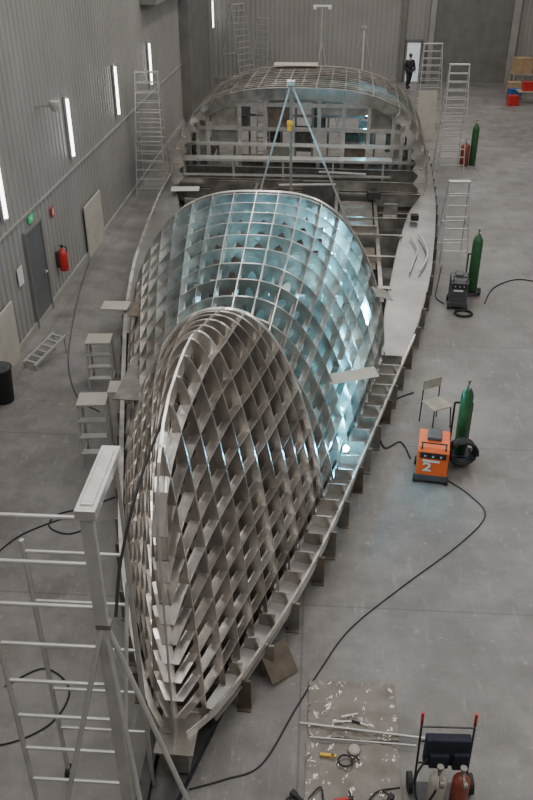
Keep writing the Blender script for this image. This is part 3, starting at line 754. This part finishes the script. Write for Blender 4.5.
mk('clear_bag',MB().lathe([(.05,0),(.08,.01),(.06,.03),(.03,.04)],n=9),BEIGE,loc=(.62,5.78,.02),label='crumpled pale plastic bag on the floor sheet',cat='bag',smooth=True)
def grinder(loc,rz,label,m=RED,s=1.):
    e=empty('angle_grinder',loc,rz,label=label,cat='angle grinder')
    mk('body',MB().cyl((-.16*s,0,.05*s),(.07*s,0,.05*s),.03*s,12),m,parent=e)
    mk('gear_head',MB().box((.1*s,0,.05*s),(.08*s,.07*s,.06*s)).cyl((.1*s,.03*s,.06*s),(.1*s,.13*s,.07*s),.013*s,8),BLACK,parent=e,bev=.008)
    mk('disc',MB().cyl((.11*s,0,.012),(.11*s,0,.02),.06*s,16),ALUD,parent=e)
grinder((.5,5.16,.02),.2,'dark red angle grinder lying on the floor sheet',RED,.7)
grinder((.03,5.13,.01),2.4,'black angle grinder on the concrete floor',BLACK,.9)
grinder((.95,5.15,.02),1.0,'small black angle grinder on the floor sheet',BLACK,.8)
cable([(.12,5.15,.04),(.25,5.3,.04),(.3,5.1,.04),(.5,4.95,.04),(.7,5.1,.04),(.85,5.28,.04),(1.1,5.35,.03)],.009,'thin black tool cable on the floor sheet')

Cc=empty('cylinder_trolley',(1.52,5.28,0),.03,label='hand trolley with red grips, dark tool bag and two gas cylinders',cat='trolley')
f=MB()
for sx in(-1,1): f.cyl((sx*.27,.1,.1),(sx*.27,.16,1.12),.012,8)
for z in(.4,.75,.98): f.cyl((-.27,.13,z),(.27,.13,z),.010,8)
f.box((0,-.08,.08),(.55,.4,.02)); mk('frame',f,STEEL,parent=Cc)
for sx in(-1,1): mk('grip',MB().cyl((sx*.27,.157,.98),(sx*.27,.165,1.15),.016,10),RED,parent=Cc)
for sx in(-1,1): mk('wheel',MB().wheel((sx*.32,.1,.11),.11,.05),BLACK,parent=Cc)
mk('tool_bag',MB().box((.0,.06,.72),(.46,.10,.40)).box((-.08,-.0,.62),(.2,.05,.2)).box((.14,-.0,.62),(.16,.05,.24)),BLUE,parent=Cc,bev=.015)
bottle('gas_bottle',(1.42,5.1,.1),BEIGE,'pale grey gas cylinder with brass valve on the hand trolley',r=.09,h=.55)
bottle('gas_bottle',(1.65,5.1,.1),RUST,'dark maroon gas cylinder with brass valve on the trolley',r=.09,h=.55)
coil((1.22,4.9,0),'black hoses coiled on the floor beside the trolley',r=.12,n=5,up=False,rr=.018)
mk('hose_loop',MB().tube(smoothpath([(1.3,5.2,.75),(1.2,5.12,.6),(1.2,5.05,.4),(1.26,4.95,.3),(1.32,4.92,.5),(1.36,4.90,.7)]),.012),BLACK,label='black gas hose looped from trolley to cylinder valve',cat='hose')

Bn=empty('waste_bin',(-5.95,13.1,0),label='black plastic waste bin standing by the wall',cat='bin')
mk('bin_body',MB().lathe([(.17,0),(.19,.02),(.23,.68),(.25,.70),(.25,.74),(.22,.74),(.2,.66)],n=18),BLACK,parent=Bn,smooth=True)
mk('bin_liner',MB().lathe([(.19,.66),(.22,.745),(.2,.75),(.1,.68)],n=14),DGREY,parent=Bn,smooth=True)
Bt=empty('folded_ladder',(-5.65,14.85,0),-.45,label='short aluminium ladder lying propped on the floor by the wall',cat='ladder')
b=MB(); b.beam((-.16,-.5,.12),(-.16,.5,.4),.06,.03); b.beam((.16,-.5,.12),(.16,.5,.4),.06,.03)
mk('rails',b,LAD,parent=Bt)
for i in range(6): mk('rung',MB().beam((-.16,-.43+i*.17,.14+i*.048),(.16,-.43+i*.17,.14+i*.048),.05,.03),LAD,parent=Bt)
b=MB()
for sx in(-1,1):
    b.beam((sx*.16,.45,.0),(sx*.16,.45,.39),.03,.03,up=(0,1,0)); b.beam((sx*.16,-.45,.0),(sx*.16,-.45,.14),.03,.03,up=(0,1,0))
mk('feet',b,LAD,parent=Bt)

def bench(loc,rz,w,label):
    e=empty('workbench',loc,rz,label=label,cat='workbench')
    mk('bench_top',MB().box((0,0,.60),(w,.8,.05)),WOOD,parent=e)
    for sx in(-1,1):
        for y in(-.34,.34): mk('leg',MB().box((sx*(w/2-.06),y,.29),(.06,.06,.58)),CBLUE,parent=e)
bench((11.3,44.5,0),0,2.2,'low blue-legged workbench covered with boxes near the far wall')
def carton(loc,size,m,label,name='cardboard_box'):
    e=empty(name,loc,random.uniform(-.2,.2),label=label,cat='box')
    mk('box_body',MB().box((0,0,size[2]/2),size),m,parent=e,bev=.01)
    mk('lid',MB().box((0,0,size[2]+.01),(size[0]+.03,size[1]+.03,.03)),m,parent=e)
carton((10.7,44.5,.625),(.55,.4,.4),RED,'red tool case standing on the workbench','tool_case')
carton((11.5,44.5,.625),(.5,.4,.3),CBLUE,'blue plastic crate on the workbench','plastic_crate')
carton((9.9,43.9,0),(.5,.5,.45),RED,'red tool case on the floor beside the bench','tool_case')
carton((10.3,45.6,0),(.6,.5,.5),CBLUE,'blue crate standing on floor behind the bench','plastic_crate')
carton((10.6,47.1,0),(.7,.6,.6),CARD,'cardboard box standing on the floor near shelves')
e=empty('pallet_shelf',(11.9,48.6,0),label='low pallet rack holding large cardboard boxes by far wall',cat='shelf')
for x in(-1.2,1.2):
    for y in(-.5,.5): mk('upright',MB().box((x,y,.45),(.08,.08,.9)),WOOD,parent=e)
for z in(.12,.85): mk('shelf_board',MB().box((0,0,z),(2.5,1.1,.06)),WOOD,parent=e)
carton((11.2,48.6,.885),(.9,.8,.75),CARD,'large brown cardboard box on the low rack')
carton((12.3,48.6,.885),(.9,.8,.6),CARD,'brown cardboard box on the low rack')
mk('upright_panel',MB().box((0,0,1.0),(.8,.05,2.0)),BEIGE,loc=(4.6,35.8,0),rot=(-.12,0,.2),label='pale board leaning upright behind the hull stern',cat='board')
mk('floor_scrap',MB().box((0,0,.01),(.5,.35,.02)),WHITE,loc=(8.9,32.5,0),rz=.4,label='small pale sheet lying on the open floor',cat='sheet')
mk('hose_bundle',MB().tube(smoothpath([(2.85,21.5,.66),(2.95,20.5,.655),(2.85,19.6,.65),(2.6,18.8,.65)]),.025,6),LAD,label='pale hose lying along the side deck plate',cat='hose')
mk('hose_bundle',MB().tube(smoothpath([(2.6,21.3,.66),(2.7,20.4,.655),(2.55,19.6,.65),(2.35,18.7,.65)]),.02,6),LAD,label='pale hose lying along the side deck plate',cat='hose')
mk('wire_feeder_case',MB().box((0,0,.10),(.22,.2,.16)).cyl((-.08,0,.2),(.08,0,.2),.012,8),BLACK,loc=(2.85,22.8,.63),label='small black wire feeder case on the side deck',cat='tool case',bev=.02)

def skin_obj(name,verts,edges,radii,m,parent,label=None,loc=(0,0,0)):
    me=bpy.data.meshes.new(name); me.from_pydata(verts,edges,[]); me.materials.append(m)
    o=bpy.data.objects.new(name,me); COL.objects.link(o); o.parent=parent; o.location=loc
    sk=o.modifiers.new('skin','SKIN'); sk.use_smooth_shade=True
    for i,r in enumerate(radii): me.skin_vertices[0].data[i].radius=(r,r) if not isinstance(r,tuple) else r
    me.skin_vertices[0].data[0].use_root=True
    ss=o.modifiers.new('sub','SUBSURF'); ss.levels=1; ss.render_levels=1
    if label:o['label']=label
    return o
P=empty('person',(5.0,48.6,0),.3,label='person in dark jacket and trousers walking by the doorway',cat='person')
bv=[(0,0,.95),(0,.01,1.15),(0,0,1.38),(0,-.01,1.5),(0,-.02,1.60),(0,-.02,1.72),
    (-.10,0,.9),(-.11,-.12,.5),(-.11,-.05,.08),(-.11,-.2,.04),
    (.10,0,.9),(.11,.12,.5),(.11,.30,.14),(.11,.2,.03),
    (-.19,0,1.42),(-.24,.08,1.14),(-.25,-.02,.9),(-.25,-.05,.8),
    (.19,0,1.42),(.25,-.06,1.14),(.24,-.18,.93),(.24,-.22,.84)]
be=[(0,1),(1,2),(2,3),(3,4),(4,5),(0,6),(6,7),(7,8),(8,9),(0,10),(10,11),(11,12),(12,13),(2,14),(14,15),(15,16),(16,17),(2,18),(18,19),(19,20),(20,21)]
br=[.14,.13,.14,.06,.085,.08,.09,.06,.045,.035,.09,.06,.045,.035,.06,.045,.035,.035,.06,.045,.035,.035]
skin_obj('body',bv,be,br,SKIN,P)
jv=[bv[0],bv[1],bv[2],(0,-.01,1.46)]+[bv[i] for i in(14,15,16,18,19,20)]
skin_obj('jacket',jv,[(0,1),(1,2),(2,3),(2,4),(4,5),(5,6),(2,7),(7,8),(8,9)],[.2,.2,.2,.09,.1,.08,.065,.1,.08,.065],CLOTH,P,'dark jacket')
skin_obj('trousers',[bv[0]]+[bv[i] for i in(6,7,8,10,11,12)],[(0,1),(1,2),(2,3),(0,4),(4,5),(5,6)],[.17,.13,.1,.08,.13,.1,.08],CLOTH,P,'dark trousers')
mk('hair',MB().lathe([(.09,1.66),(.1,1.72),(.085,1.79),(.04,1.83),(.01,1.835)],(0,.0,0),n=14),HAIR,parent=P,smooth=True)
for sx,y in((-.11,-.14),(.11,.22)): mk('shoe',MB().box((sx,y,.045),(.1,.27,.09)),BLACK,parent=P,bev=.03)

w=bpy.data.worlds.new('World'); S.world=w; w.use_nodes=True
bg=w.node_tree.nodes['Background']; bg.inputs['Color'].default_value=(1.,.97,.935,1); bg.inputs['Strength'].default_value=.9
def area(loc,size,e,rot=(0,0,0),col=(1,.96,.91)):
    l=bpy.data.lights.new('ceiling_light','AREA'); l.shape='RECTANGLE'; l.size=size[0]; l.size_y=size[1]; l.energy=e; l.color=col
    o=bpy.data.objects.new('ceiling_light',l); COL.objects.link(o); o.location=loc; o.rotation_euler=rot
for x in(-2,6):
    for y in(4,16,28,40): area((x,y,10.5),(.8,7),230)
cd=bpy.data.cameras.new('camera'); cam=bpy.data.objects.new('camera',cd); COL.objects.link(cam)
cam.location=(0,0,8); cam.rotation_euler=(math.radians(90-30.7),0,math.radians(3.6))
cd.sensor_fit='VERTICAL'; cd.sensor_height=24; cd.lens=24*801/800; cd.clip_end=200
S.camera=cam
